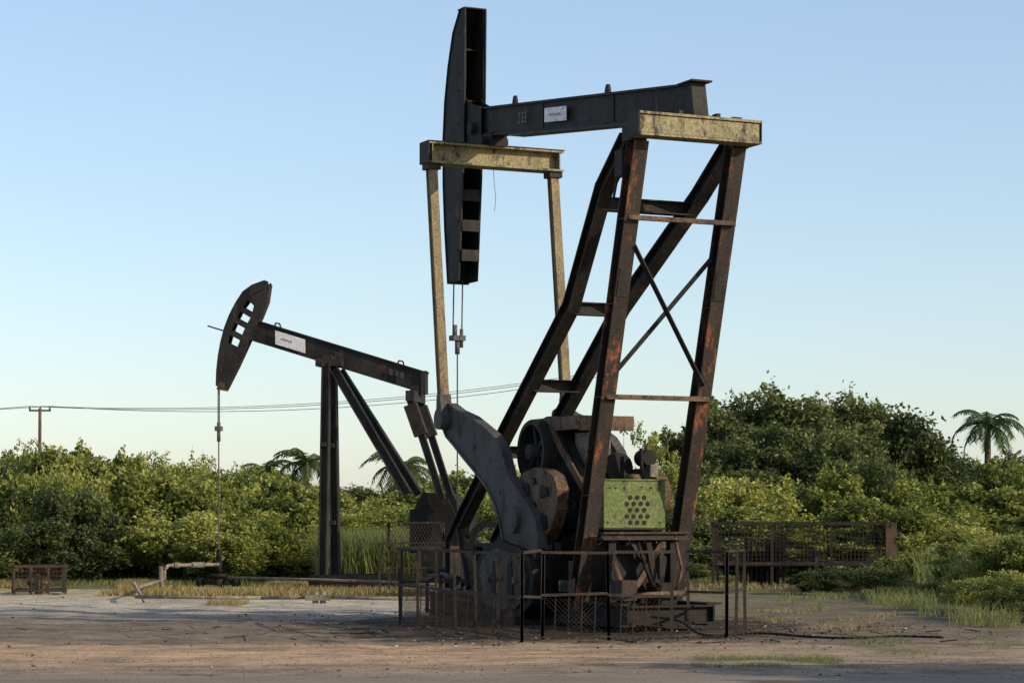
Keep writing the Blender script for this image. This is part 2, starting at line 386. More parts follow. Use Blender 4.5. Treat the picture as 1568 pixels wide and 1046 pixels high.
b.bar(P(6.6,-0.7,1.1),P(5.4,-0.72,0.45),0.14,0.1,mi=1); b.bar(P(7.6,-0.5,1.5),P(6.7,-0.7,0.5),0.08,mi=0)
b.tube(P(6.9,-0.9,0.3),P(5.0,-1.3,0.3),0.05,mi=0); b.tube(P(7.4,-0.9,0.7),P(6.6,-0.95,0.65),0.06,mi=3)
b.path([P(7.8,-1.0,0.05),P(7.8,-1.0,0.6),P(7.3,-1.0,0.7),P(6.9,-1.1,0.35)],0.035,mi=3)
b.obj('skid_base',[M_DARK,M_RUST,M_CONC,M_CAGE],BIG)
# bridle
b=MB()
for v in (-0.085,0.085): b.tube(P(8.74,v,5.9),P(8.78,v,4.95),0.014,n=6)
b.box(P(8.7,-0.13,4.84),P(8.86,0.13,4.93)); b.tube(P(8.78,-0.05,4.93),P(8.78,-0.05,5.12),0.045,n=10); b.tube(P(8.78,0.08,4.72),P(8.78,0.08,5.05),0.035,n=8)
b.tube(P(8.78,0,4.6),P(8.78,0,4.84),0.045,n=10); b.tube(P(8.78,0,1.2),P(8.78,0,4.7),0.014,n=8)
b.obj('bridle_and_polished_rod',[M_CABLE],BIG)
b=MB()
b.tube(P(8.78,0,0),P(8.78,0,0.5),0.13,n=14); b.tube(P(8.78,0,0.5),P(8.78,0,0.6),0.2,n=14); b.tube(P(8.78,0,0.6),P(8.78,0,1.1),0.08,n=12); b.tube(P(8.78,0,1.1),P(8.78,0,1.25),0.11,n=12)
b.tube(P(8.78,0,0.75),P(8.78,-0.6,0.75),0.05,n=10)
b.obj('wellhead',[M_DARK],BIG)
b=MB()
b.path([P(7.2,-0.02,7.7),P(7.19,0.0,7.4),P(7.2,0.03,7.15),P(7.19,-0.0,6.95)],0.005,n=5)
b.obj('hanging_wire',[M_CABLE],BIG)

# ------------------------------------------------------------------ small pumpjack
SM = empty('oil_pumpjack', (-4.25,54,0), math.radians(-10))
b=MB()
for y in (-0.6,0.6):
    b.extrude(I_prof(0.2,0.2,0.03,0.06),(0,y,0.35),(0,y*0.45,5.3),up=(1,0,0))
    b.extrude(I_prof(0.18,0.2,0.03,0.05),(0.18,y*0.45,5.15),(2.0,y,2.25),up=(1,0,0))
b.bar((0,-0.6,3.4),(0,0.6,3.4),0.1); b.bar((0,-0.55,1.6),(0,0.55,1.6),0.1)
b.box((-0.25,-0.35,5.22),(0.35,0.35,5.4))
b.obj('samson_post',[M_BLACK],SM)
b=MB()
b.extrude(I_prof(0.22,0.5,0.03,0.12),(-1.95,0,6.14),(2.28,0,4.83))
b.box((2.2,-0.13,4.56),(2.32,0.13,5.1))
b.tube((0.02,-0.3,5.35),(0.02,0.3,5.35),0.14,n=14)
for x in (-1.25,1.7):
    z=6.14-(x+1.95)*0.31+0.26
    b.path([(x-0.08,0,z-0.03),(x-0.05,0,z+0.08),(x+0.05,0,z+0.06),(x+0.08,0,z-0.05)],0.02,n=6)
b.obj('walking_beam',[M_BLACK],SM)
b=MB()
def sb(x): return 6.14-(x+1.95)*0.31
for x0,x1,mi,y,z0,z1 in ((-1.27,-0.55,0,-0.135,-0.17,0.15),(-1.1,-0.85,1,-0.15,0.0,0.02)):
    b.prism([(x0,sb(x0)+z0),(x1,sb(x1)+z0),(x1,sb(x1)+z1),(x0,sb(x0)+z1)],y,y+0.01,mi)
for x in (1.45,1.6,1.72):
    b.prism([(x,sb(x)-0.06),(x+0.08,sb(x)-0.085),(x+0.08,sb(x)+0.05),(x,sb(x)+0.075)],-0.12,-0.112,2)
b.obj('beam_sign',[M_WHITE,M_RED,M_GREY],SM)
b=MB()
arc=[(-1.52,7.24),(-1.82,7.14),(-2.04,6.99),(-2.22,6.73),(-2.37,6.45),(-2.49,6.15),(-2.58,5.82),(-2.64,5.5),(-2.68,5.15),(-2.69,4.8)]
inner=[(-1.55,7.05),(-1.78,6.96),(-1.92,6.80),(-2.08,6.60),(-2.22,6.34),(-2.34,6.06),(-2.43,5.76),(-2.5,5.48),(-2.53,5.15),(-2.54,4.8)]
bodyf=[(-1.46,7.22),(-1.64,6.98),(-1.78,6.66),(-1.84,6.42),(-1.98,6.18),(-2.10,5.90),(-2.21,5.62),(-2.34,5.35),(-2.5,4.8)]
bodyb=[(-2.48,4.72),(-2.2,5.25),(-1.87,5.94),(-1.63,6.39),(-1.48,6.75),(-1.42,7.15)]
for y0,y1 in ((-0.16,-0.13),(0.13,0.16)):
    b.prism(arc+inner[::-1],y0,y1); b.prism(bodyf+bodyb,y0,y1)
    for k in (3,4,5,6):
        a=Vector((inner[k][0],0,inner[k][1])); c=Vector((bodyf[k][0],0,bodyf[k][1])); ym=(y0+y1)/2
        b.bar((a.x-0.03,ym,a.z),(c.x+0.03,ym,c.z),0.028,0.12,up=(0,0,1)) 
    b.prism([inner[7],inner[9],bodyf[8],bodyf[6],inner[6]],y0+0.002,y1-0.002)
    b.prism([inner[0],inner[1],inner[2],bodyf[2],bodyf[1],bodyf[0]],y0+0.002,y1-0.002)
for a,c in zip(arc[:-1],arc[1:]): b.bar((a[0],0,a[1]),(c[0],0,c[1]),0.34,0.03,up=(1,0,0))
for a,c in zip(bodyb[:-1],bodyb[1:]): b.bar((a[0],0,a[1]),(c[0],0,c[1]),0.2,0.02,up=(1,0,0))
b.tube((-2.95,0,6.22),(-2.5,0,6.08),0.02,n=6)
b.obj('horsehead',[M_BLACK],SM)
b=MB()
b.prism([(-2.69,4.72),(-2.5,4.68),(-2.47,4.86),(-2.62,4.9)],-0.162,0.162)
b.obj('head_tip',[M_RUST],SM)
b=MB()
b.bar((2.05,-0.62,4.5),(2.05,0.62,4.5),0.2,0.24)
b.box((1.95,-0.15,4.55),(2.15,0.15,4.75))
for y in (-0.55,0.55):
    b.extrude(I_prof(0.12,0.16,0.02,0.05),(2.05,y,4.4),(2.85,y,1.95),up=(1,0,0))
    b.bar((2.05,y,4.3),(2.3,y,3.6),0.2,0.3,up=(1,0,0))
b.obj('pitman_arms',[M_BLACK],SM)
b=MB()
for y in (-0.62,0.62):
    b.prism([(2.7,2.1),(2.95,2.15),(3.2,1.6),(3.3,0.9),(3.1,0.5),(2.6,0.5),(2.5,1.0)],y-0.05,y+0.05)
    b.prism([(2.3,0.5),(2.6,0.35),(3.2,0.35),(3.55,0.55),(3.6,1.0),(3.3,1.3),(2.6,1.3),(2.3,1.05)],y-0.15,y+0.15)
b.box((2.0,-0.4,0.9),(3.4,0.4,1.9)); b.prism([(2.1,1.9),(3.2,1.9),(3.0,2.25),(2.3,2.3)],-0.38,0.38)
b.box((2.2,-0.5,0.35),(3.6,0.5,0.9))
b.ring((3.9,1.2),0.45,0.3,-0.75,-0.6)
b.obj('gear_reducer_and_cranks',[M_DARK],SM)
b=MB()
for y in (-0.65,0.65): b.extrude(I_prof(0.2,0.36),(-0.3,y,0.22),(4.6,y,0.22))
for x in (-0.25,0.8,1.9,3.0,4.5): b.box((x,-0.6,0.06),(x+0.15,0.6,0.36))
b.box((-0.28,-0.62,0.12),(4.5,0.62,0.16)); b.box((-0.3,-0.78,0.0),(4.6,-0.755,0.38))
b.obj('skid_base',[M_DARK],SM)
b=MB()
xw=-2.68
for y in (-0.05,0.05): b.tube((xw,y,4.75),(xw,y,3.85),0.014,n=6)
b.box((xw-0.07,-0.1,3.75),(xw+0.07,0.1,3.86)); b.tube((xw,0,3.5),(xw,0,3.95),0.045,n=8); b.tube((xw,0,0.9),(xw,0,3.75),0.016,n=6)
b.obj('bridle_and_polished_rod',[M_CABLE],SM)
b=MB()
b.tube((xw,0,0),(xw,0,0.32),0.13,n=12); b.tube((xw,0,0.32),(xw,0,0.4),0.2,n=12); b.tube((xw,0,0.4),(xw,0,0.72),0.08,n=12)
b.tube((xw,0,0.72),(xw,0,0.98),0.07,0.04,n=10)
b.tube((xw-0.45,0,0.2),(xw+0.45,0,0.2),0.06,n=10); b.tube((xw-0.45,0,0.1),(xw-0.45,0,0.3),0.1,n=10); b.tube((xw+0.42,0,0.1),(xw+0.42,0,0.3),0.1,n=10)
b.obj('wellhead',[M_DARK],SM)

# flow line of the small well
b=MB()
wx,wy=-6.89,54.4
pts=[(wx,wy,0.62),(wx-0.5,wy-0.6,0.62),(wx-1.0,wy-1.2,0.62),(wx-1.07,wy-1.3,0.52)]
b.path(pts+[(wx-1.07,wy-1.3,0.3)],0.04)
b.path([(wx-1.07,wy-1.3,0.3),(wx-0.85,48.0,0.26),(wx-0.62,46.3,0.12)],0.035)
b.tube((wx-0.55,wy-0.66,0.62),(wx-0.3,wy-0.36,0.62),0.07,n=10)
b.tube((wx-0.9,wy-1.08,0.62),(wx-0.8,wy-0.96,0.62),0.065,n=10)
b.path([(wx-0.62,46.3,0.12),(-5.0,46.2,0.1),(-3.9,46.0,0.12),(-1.6,45.6,0.1),(0.2,41.6,0.1)],0.035)
b.path([(wx+0.2,wy,0.32),(-3.4,51.8,0.3),(-1.6,50,0.28)],0.03)
for p in ((-3.9,46.0),(-3.75,46.0)): b.tube((p[0],p[1],0),(p[0],p[1],0.24),0.06,n=8)
b.box((-4.1,45.9,0.06),(-3.6,46.1,0.17))
b.obj('flow_pipeline',[M_PIPE])
b=MB()
b.path([(wx-1.0,wy-2.3,0.62),(wx-0.98,wy-2.3,0.0)],0.05); b.path([(wx-0.72,46.6,0.42),(wx-0.55,46.9,0.0)],0.03)
b.obj('pipe_support',[M_PIPE])
# hose lying on the ground at the right of the base
b=MB()
hz=[(2.0,33.3,0.25),(2.35,32.6,0.22),(2.6,32.3,0.06),(2.9,32.35,0.03),(3.3,32.9,0.03),(3.7,32.7,0.035),(4.1,31.9,0.03),(4.7,31.6,0.03),(5.3,32.1,0.03),(5.9,31.8,0.03)]
sm=[]
for i in range(len(hz)-1):
    p0=Vector(hz[max(i-1,0)]);p1=Vector(hz[i]);p2=Vector(hz[i+1]);p3=Vector(hz[min(i+2,len(hz)-1)])
    for k in range(6):
        t=k/6; sm.append(0.5*((2*p1)+(p2-p0)*t+(2*p0-5*p1+4*p2-p3)*t*t+(3*p1-p0-3*p2+p3)*t**3))
sm.append(Vector(hz[-1]))
b.path(sm,0.018,n=8)
b.obj('hose',[M_DARK])

# ------------------------------------------------------------------ fences and cages
def fence(name, runs, h=1.2, mat=M_CAGE, meshz=(0.05,0.58), mid=0.6, gap=0.065):
    b=MB()
    for (x0,y0),(x1,y1),mesh in runs:
        L=math.hypot(x1-x0,y1-y0)
        n=max(1,round(L/1.05))
        for i in range(n+1):
            t=i/n; x=x0+(x1-x0)*t; y=y0+(y1-y0)*t
            dx=random.uniform(-0.03,0.03)
            b.extrude(L_prof(0.042,0.01),(x,y,0),(x+dx,y,h+random.uniform(-0.01,0.02)),up=(1,0,0))
        for z in (h-0.02,mid):
            b.extrude(L_prof(0.036,0.01),(x0,y0,z),(x1,y1,z+random.uniform(-0.03,0.03)))
        if mesh:
            b.bar((x0,y0,meshz[0]),(x1,y1,meshz[0]),0.018)
            hh=meshz[1]-meshz[0]; k=int((L-hh)/gap)
            for i in range(k+1):
                t0=i*gap/L; t1=(i*gap+hh)/L
                A=lambda t,z:(x0+(x1-x0)*t,y0+(y1-y0)*t,z)
                b.tube(A(t0,meshz[0]),A(t1,meshz[1]),0.003,n=4); b.tube(A(t1,meshz[0]),A(t0,meshz[1]),0.003,n=4)
            for q in (0.2,0.4,0.6,0.8):
                b.tube((x0+(x1-x0)*q,y0+(y1-y0)*q,0),(x0+(x1-x0)*q+.02,y0+(y1-y0)*q,mid),0.008,n=5)
    return b.obj(name,[mat])
fence('steel_guard_fence',[((-1.79,36.6),(0.11,30.9),1),((0.11,30.9),(0.39,31.4),0),((0.39,31.4),(1.30,31.6),1),((1.30,31.6),(2.17,31.8),1),((2.5,33.0),(2.98,32.4),0),((2.98,32.4),(3.4,34.0),0)])
fence('steel_guard_fence',[((-1.85,38.2),(-0.6,38.2),0),((-2.9,50.5),(-1.1,50.5),1)],h=1.15)
b=MB()
X0,X1,Y,Z0,Z1=-2.75,-1.45,51.0,1.05,1.6
fr=[(X0,Y,Z0),(X1,Y,Z0),(X1-0.12,Y,Z1),(X0+0.05,Y,Z1)]
for a,c in zip(fr,fr[1:]+fr[:1]): b.bar(a,c,0.04)
for i in range(18):
    t=i/18; b.tube((X0+1.3*t,Y,Z0),(min(X1-0.05,X0+1.3*t+0.3),Y,Z1),0.005,n=4); b.tube((X0+1.3*t,Y,Z0),(max(X0,X0+1.3*t-0.3),Y,Z1),0.005,n=4)
for x in (X0+0.05,X1-0.05): b.bar((x,Y,0),(x,Y,Z1),0.04)
b.obj('mesh_guard_panel',[M_CAGE])

def cage(name, cx, cy, w, d, z0, z1, rz, gap, mat, fw=0.06, gx=0.012):
    e=empty(name,(cx,cy,0),rz)
    b=MB()
    xs=[-w/2,-w/6,w/6,w/2]
    for x in xs:
        for y in (-d/2,d/2): b.bar((x,y,0),(x,y,z1),fw)
    for z in (z0,z1):
        for y in (-d/2,d/2): b.bar((-w/2,y,z),(w/2,y,z),fw*1.6,fw*1.2)
        for x in (-w/2,w/2): b.bar((x,-d/2,z),(x,d/2,z),fw*1.6,fw*1.2)
    b.obj('frame',[mat],e)
    b=MB()
    for y in (-d/2,d/2):
        k=int(w/gap)
        for i in range(1,k):
            x=-w/2+w*i/k; b.bar((x,y,z0),(x,y,z1),gx)
        kk=int((z1-z0)/(gap*1.1))
        for i in range(1,kk):
            z=z0+(z1-z0)*i/kk; b.bar((-w/2,y,z),(w/2,y,z),gx*0.7)
    for x in (-w/2,w/2):
        k=int(d/gap)
        for i in range(1,k):
            y=-d/2+d*i/k; b.bar((x,y,z0),(x,y,z1),gx)
    k=int(w/(gap*2))
    for i in range(1,k):
        x=-w/2+w*i/k; b.bar((x,-d/2,z1),(x,d/2,z1),gx)
    b.obj('wire_mesh',[mat],e)
    return e
c=cage('wellhead_cage', 7.2,57.5,4.3,2.2,0.6,1.58,math.radians(-8),0.095,M_CAGE,fw=0.07,gx=0.014)
b=MB()
for i in range(9):
    x=-1.5+i*0.13; b.bar((x,-0.5,0),(x,-0.5,1.0+0.2*math.sin(i)),0.07)
b.box((-1.6,-0.6,0.5),(-0.3,-0.4,0.62)); b.box((-1.3,-0.4,0.0),(-0.6,0.2,0.9)); b.box((-0.9,-0.4,0.9),(-0.4,0.1,1.2))
b.tube((0.3,0,0),(0.3,0,0.9),0.1); b.tube((0.3,0,0.6),(0.9,0,0.6),0.06); b.bar((-1.7,-1,0.0),(0.6,-1,0.05),0.1)
for i in range(12): b.bar((-0.2+i*0.07,-1.0,0),(-0.2+i*0.07,-1.0,0.56),0.012)
b.obj('old_equipment',[M_DARK],c)
b=MB(); b.box((2.02,-1.2,0.5),(2.28,-1.15,1.6)); b.obj('rusted_panel',[M_RUST],c)
c=cage('small_mesh_cage',-10.65,52.2,1.12,1.0,0.08,0.62,math.radians(14),0.09,M_CAGE,fw=0.045,gx=0.01)
b=MB(); b.tube((0,0,0),(0,0,0.4),0.1); b.tube((-0.25,0,0.25),(0.25,0,0.25),0.05); b.obj('valve',[M_RUST],c)

# ------------------------------------------------------------------ utility pole and lines
b=MB()
px,py=-15.3,75.0
b.tube((px,py,0),(px+0.03,py,5.3),0.07,0.05,n=10)
b.bar((px-0.32,py,5.22),(px+0.38,py,5.22),0.06)
for x in (-0.3,0.05,0.35): b.tube((px+x,py,5.25),(px+x,py,5.36),0.03,n=8,mi=1)
b.obj('utility_pole',[M_RUST,M_CONC])
def cat(p,q,sag,n=24):
    return [tuple(Vector(p).lerp(Vector(q),i/n)-Vector((0,0,sag*4*(i/n)*(1-i/n)))) for i in range(n+1)]
b=MB()
b.path(cat((px+0.35,py,5.36),(3.0,76.0,6.40),0.56),0.010,n=4)
b.path(cat((px+0.05,py,5.36),(2.95,76.0,6.55),0.46),0.009,n=4)
b.path(cat((px-0.3,py,5.36),(2.9,76.0,6.48),0.50),0.010,n=4)
b.path(cat((px-0.3,py,5.36),(-45,72.0,3.9),0.25),0.010,n=4)
b.path(cat((px+0.35,py,5.36),(-45,72.6,4.3),0.25),0.010,n=4)
b.obj('power_lines',[M_CABLE])
b=MB()
b.tube((2.97,76.1,0),(2.97,76.1,6.5),0.06,0.045,n=10); b.bar((2.8,76.1,6.4),(3.15,76.1,6.4),0.05); b.obj('utility_pole',[M_BARK])

# ------------------------------------------------------------------ vegetation
def quads_mesh(name, V, Fq, mi, tint, mats):
    me=bpy.data.meshes.new(name)
    nv,nf=len(V),len(Fq)
    me.vertices.add(nv); me.vertices.foreach_set('co',np.asarray(V,dtype=np.float32).ravel())
    me.loops.add(nf*4); me.loops.foreach_set('vertex_index',np.asarray(Fq,dtype=np.int32).ravel())
    me.polygons.add(nf); me.polygons.foreach_set('loop_start',np.arange(0,nf*4,4,dtype=np.int32))
    for m in mats: me.materials.append(m)
    me.polygons.foreach_set('material_index',np.asarray(mi,dtype=np.int32))
    at=me.attributes.new('tint','FLOAT','FACE'); at.data.foreach_set('value',np.asarray(tint,dtype=np.float32))
    me.update(calc_edges=True); me.validate()
    return me

def unit(n):
    a=RNG.normal(size=(n,3)); return a/np.linalg.norm(a,axis=1)[:,None]

def leaf_quads(C, size, flat=0.0):
    n=len(C); a=unit(n); a[:,2]*=(1-flat); a/=np.linalg.norm(a,axis=1)[:,None]
    r=unit(n); bb=np.cross(a,r); bb/=np.linalg.norm(bb,axis=1)[:,None]
    s=size*RNG.uniform(0.6,1.35,size=(n,1))
    V=np.stack([C+a*s, C+bb*s*0.5, C-a*s*0.8, C-bb*s*0.5],axis=1).reshape(-1,3)
    F=np.arange(n*4).reshape(n,4)
    return V,F

def tube_q(pts, rad, n=7):
    pts=np.array(pts,float); V=[];F=[]
    for i,p in enumerate(pts):
        d=pts[min(i+1,len(pts)-1)]-pts[max(i-1,0)]; d/=np.linalg.norm(d)
        up=np.array([0,0,1.0]) if abs(d[2])<0.9 else np.array([1.0,0,0])
        a=np.cross(d,up); a/=np.linalg.norm(a); c=np.cross(a,d)
        for k in range(n):
            t=2*math.pi*k/n; V.append(p+(a*math.cos(t)+c*math.sin(t))*rad[i])
    for i in range(len(pts)-1):
        for k in range(n): F.append([i*n+k,i*n+(k+1)%n,(i+1)*n+(k+1)%n,(i+1)*n+k])
    return np.array(V),np.array(F)

def assemble(name, parts, mats):
    V=[];F=[];M=[];T=[];o=0
    for v,f,m,t in parts:
        V.append(v);F.append(f+o);M.append(np.full(len(f),m));T.append(np.broadcast_to(t,(len(f),)) if np.ndim(t)==0 else t);o+=len(v)
    return quads_mesh(name,np.concatenate(V),np.concatenate(F),np.concatenate(M),np.concatenate(T),mats)

def crown_tree(name, H, R, nclump, nleaf, leaf, trunk_h, trunk_r, mats, limb=7, low=0.0, cs=1.0, sprig=2, sl=(0.2,0.42)):
    parts=[]
    tp=[(0,0,0)]; x=y=0
    for i in range(1,6):
        x+=RNG.uniform(-.06,.06)*H*.2; y+=RNG.uniform(-.06,.06)*H*.2; tp.append((x,y,trunk_h*i/5))
    v,f=tube_q(tp,np.linspace(trunk_r,trunk_r*0.6,6)); parts.append((v,f,1,0.5))
    zc=(H+trunk_h*(1-low))/2; rz=(H-trunk_h*(1-low))/2
    C=[]
    for i in range(nclump):
        d=unit(1)[0]; rr=RNG.uniform(0.35,1.0)**0.6
        c=np.array([d[0]*R*rr,d[1]*R*rr,zc+d[2]*rz*rr*0.9])
        c[2]+=RNG.normal()*0.06*H
        C.append(c)
    C=np.array(C)
    for i in range(limb):
        e=C[RNG.integers(nclump)]; s=np.array(tp[RNG.integers(3,6)])
        mid=(s+e)/2+np.array([0,0,-0.06*H])+RNG.normal(size=3)*0.04*H
        v,f=tube_q([s,s*.5+mid*.5,mid,mid*.4+e*.6,e],[trunk_r*.55,trunk_r*.45,trunk_r*.33,trunk_r*.2,trunk_r*.08],5); parts.append((v,f,1,0.5))
    base=C.mean(0)
    for i,c in enumerate(C):
        cr=R*RNG.uniform(0.12,0.36)*cs
        n=int(nleaf*(cr/(R*0.26*cs))**2)
        d=unit(n); rr=RNG.uniform(0.2,1.1,size=(n,1))**0.5
        sc=np.array([RNG.uniform(.8,1.3),RNG.uniform(.8,1.3),RNG.uniform(.65,1.15)])
        wob=1+0.28*np.sin(d@RNG.normal(size=(3,))*4+RNG.uniform(0,6))[:,None]+0.2*np.sin(d@RNG.normal(size=(3,))*9)[:,None]
        L=c+d*rr*cr*sc*wob
        L[:,2]=np.maximum(L[:,2],0.02)
        v,f=leaf_quads(L,leaf,0.2)
        t0=RNG.uniform(-0.08,0.68)-0.25*max(0,1-c[2]/(0.5*H))  # random clump tone; lower clumps darkened, shade painted into the leaf colour
        t=np.clip(t0+RNG.normal(size=n)*0.14+0.30*d[:,2]*rr[:,0],0,1)  # clump tops lighter, undersides darker: light painted into the tint
        parts.append((v,f,0,t))
    ns=int(nclump*sprig)
    for i in range(ns):
        c=C[RNG.integers(nclump)]; d=c-base; d/=np.linalg.norm(d)+1e-6; d=d*0.8+RNG.normal(size=3)*0.45+np.array([0,0,0.45]); d/=np.linalg.norm(d)
        Ls=RNG.uniform(*sl)*R; n=34
        tt=RNG.uniform(0,1,size=(n,1)); L=c+d*Ls*tt+RNG.normal(size=(n,3))*leaf*1.2*(1.3-tt)-np.array([0,0,1])*(tt**2)*Ls*0.15
        v,f=leaf_quads(L,leaf*0.85); parts.append((v,f,0,np.clip(RNG.normal(0.6,0.15,n),0,1)))
        v,f=tube_q([c,c+d*Ls],[leaf*.1,leaf*.04],4); parts.append((v,f,1,0.5))
    return assemble(name,[(a,b_.astype(int),m,t) for a,b_,m,t in parts],mats)

def bushmesh(name,R=1.7,H=3.0,ncl=40,nl=250,leaf=0.08,mat=F_BUSH,cs=0.95):
    return crown_tree(name,H,R,ncl,nl,leaf,H*0.35,0.06,[mat,M_BARK],limb=8,low=1.0,cs=cs,sprig=3,sl=(0.22,0.5))

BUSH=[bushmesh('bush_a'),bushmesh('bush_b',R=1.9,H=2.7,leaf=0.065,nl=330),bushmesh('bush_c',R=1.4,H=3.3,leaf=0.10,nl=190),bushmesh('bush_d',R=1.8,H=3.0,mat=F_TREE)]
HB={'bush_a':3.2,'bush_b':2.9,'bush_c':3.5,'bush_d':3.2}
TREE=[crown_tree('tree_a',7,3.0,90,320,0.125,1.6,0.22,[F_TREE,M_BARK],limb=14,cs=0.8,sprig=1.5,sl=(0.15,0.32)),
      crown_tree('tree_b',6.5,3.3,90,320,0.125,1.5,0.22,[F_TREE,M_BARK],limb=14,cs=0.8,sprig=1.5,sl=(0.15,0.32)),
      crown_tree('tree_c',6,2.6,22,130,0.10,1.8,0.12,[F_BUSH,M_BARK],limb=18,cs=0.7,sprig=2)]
def place(me,name,x,y,s=1,sz=None,z=0,rz=None):
    o=bpy.data.objects.new(name,me); COL.objects.link(o); o.location=(x,y,z)
    o.scale=(s,s,sz or s); o.rotation_euler=(0,0,random.uniform(0,6.28) if rz is None else rz); return o

def hgt(px_,yy,dist): return 1.6+(800-yy)*dist/3550
def wx_(px_,dist): return (px_-784)*dist/3550
left=[(-60,700),(0,706),(50,684),(100,662),(150,682),(200,696),(260,684),(310,702),(360,698),(400,712),(440,728),(490,738),(540,752),(590,752),(640,740),(690,722),(730,714),(780,722),(830,730)]
for i,(p,yy) in enumerate(left):
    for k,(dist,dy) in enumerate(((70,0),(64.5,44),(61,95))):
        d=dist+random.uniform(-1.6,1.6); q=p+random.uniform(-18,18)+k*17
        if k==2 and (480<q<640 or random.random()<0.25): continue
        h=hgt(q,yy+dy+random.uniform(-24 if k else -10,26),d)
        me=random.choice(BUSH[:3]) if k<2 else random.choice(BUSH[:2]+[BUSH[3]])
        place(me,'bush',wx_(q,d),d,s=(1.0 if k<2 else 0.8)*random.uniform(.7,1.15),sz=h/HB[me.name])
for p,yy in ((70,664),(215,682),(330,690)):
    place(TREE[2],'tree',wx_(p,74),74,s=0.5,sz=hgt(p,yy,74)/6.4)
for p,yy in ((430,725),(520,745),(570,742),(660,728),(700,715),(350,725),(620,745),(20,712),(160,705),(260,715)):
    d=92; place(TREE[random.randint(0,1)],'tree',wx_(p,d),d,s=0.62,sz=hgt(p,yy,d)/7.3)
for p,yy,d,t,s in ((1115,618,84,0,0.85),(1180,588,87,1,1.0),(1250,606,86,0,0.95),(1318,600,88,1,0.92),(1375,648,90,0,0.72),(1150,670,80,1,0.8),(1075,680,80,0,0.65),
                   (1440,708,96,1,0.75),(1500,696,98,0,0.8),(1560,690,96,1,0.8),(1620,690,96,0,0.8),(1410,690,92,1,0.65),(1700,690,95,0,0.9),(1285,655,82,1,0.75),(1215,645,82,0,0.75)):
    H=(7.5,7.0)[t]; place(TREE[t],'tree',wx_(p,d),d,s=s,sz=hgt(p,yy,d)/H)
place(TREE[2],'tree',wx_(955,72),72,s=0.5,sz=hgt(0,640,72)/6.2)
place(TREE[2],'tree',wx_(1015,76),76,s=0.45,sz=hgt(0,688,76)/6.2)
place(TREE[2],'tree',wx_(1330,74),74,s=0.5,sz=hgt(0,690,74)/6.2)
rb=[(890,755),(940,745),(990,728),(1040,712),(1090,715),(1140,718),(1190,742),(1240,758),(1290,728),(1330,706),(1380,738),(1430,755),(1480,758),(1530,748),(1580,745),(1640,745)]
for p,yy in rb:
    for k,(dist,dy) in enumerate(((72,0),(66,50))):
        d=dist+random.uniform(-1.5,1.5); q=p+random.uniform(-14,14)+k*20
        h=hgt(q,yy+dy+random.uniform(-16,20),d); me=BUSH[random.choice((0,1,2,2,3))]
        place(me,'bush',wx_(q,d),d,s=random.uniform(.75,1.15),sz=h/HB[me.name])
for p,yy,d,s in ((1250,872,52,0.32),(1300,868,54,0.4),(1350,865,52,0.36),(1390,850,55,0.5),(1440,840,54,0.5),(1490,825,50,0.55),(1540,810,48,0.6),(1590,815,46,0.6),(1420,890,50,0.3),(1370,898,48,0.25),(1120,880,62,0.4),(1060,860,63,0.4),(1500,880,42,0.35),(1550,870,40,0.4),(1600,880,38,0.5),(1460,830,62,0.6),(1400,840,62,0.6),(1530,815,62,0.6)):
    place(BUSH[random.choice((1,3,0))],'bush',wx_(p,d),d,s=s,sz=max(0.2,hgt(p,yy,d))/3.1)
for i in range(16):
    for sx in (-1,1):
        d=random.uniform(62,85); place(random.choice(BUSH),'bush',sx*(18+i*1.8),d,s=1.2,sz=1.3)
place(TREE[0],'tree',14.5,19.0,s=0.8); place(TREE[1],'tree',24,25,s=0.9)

def palm(name,H,fr=1.7):
    parts=[]; v,f=tube_q([(0,0,0),(0.1,0,H*.35),(0.05,0,H*.7),(0.15,0,H)],[.2,.15,.13,.12]); parts.append((v,f,1,.5))
    o=np.array([0.15,0,H])
    for i in range(20):
        a=i*2.4; el=RNG.uniform(-0.5,1.25); L=fr*RNG.uniform(.8,1.15)
        pts=[];p=o.copy();e=el
        for k in range(9):
            pts.append(p.copy()); p=p+np.array([math.cos(a)*math.cos(e),math.sin(a)*math.cos(e),math.sin(e)])*L/8; e-=0.24
        v,f=tube_q(pts,np.linspace(.03,.008,9),4); parts.append((v,f,0,.6))
        pts=np.array(pts); side=np.array([-math.sin(a),math.cos(a),0])
        for k in np.linspace(0.8,7.9,26):
            j=int(k); q=pts[j]*(1-(k-j))+pts[min(j+1,8)]*(k-j); fw=pts[min(j+1,8)]-pts[j-1 if j else 0]; fw/=np.linalg.norm(fw)
            for s in (-1,1):
                d=side*s*.7+fw*.5+np.array([0,0,-.45])+RNG.normal(size=3)*.08; d/=np.linalg.norm(d); ll=L*.30*(1-abs(k/8-.45)*.9)
                w=fw*0.035
                parts.append((np.array([q-w,q+w,q+d*ll+w*.2,q+d*ll-w*.2]),np.array([[0,1,2,3]]),0,RNG.uniform(.2,.8)))
    return assemble(name,parts,[F_PALM,M_BARK])
PALM=palm('palm_mesh',5.0)
for p,yy,d,s in ((1512,652,104,1.15),(465,712,82,0.9),(612,718,84,1.0),(408,724,84,0.75),(1545,745,90,0.8)):
    h=hgt(p,yy,d); o=place(PALM,'palm_tree',wx_(p,d),d,s=s,sz=s); o.location.z=h-5.0*s

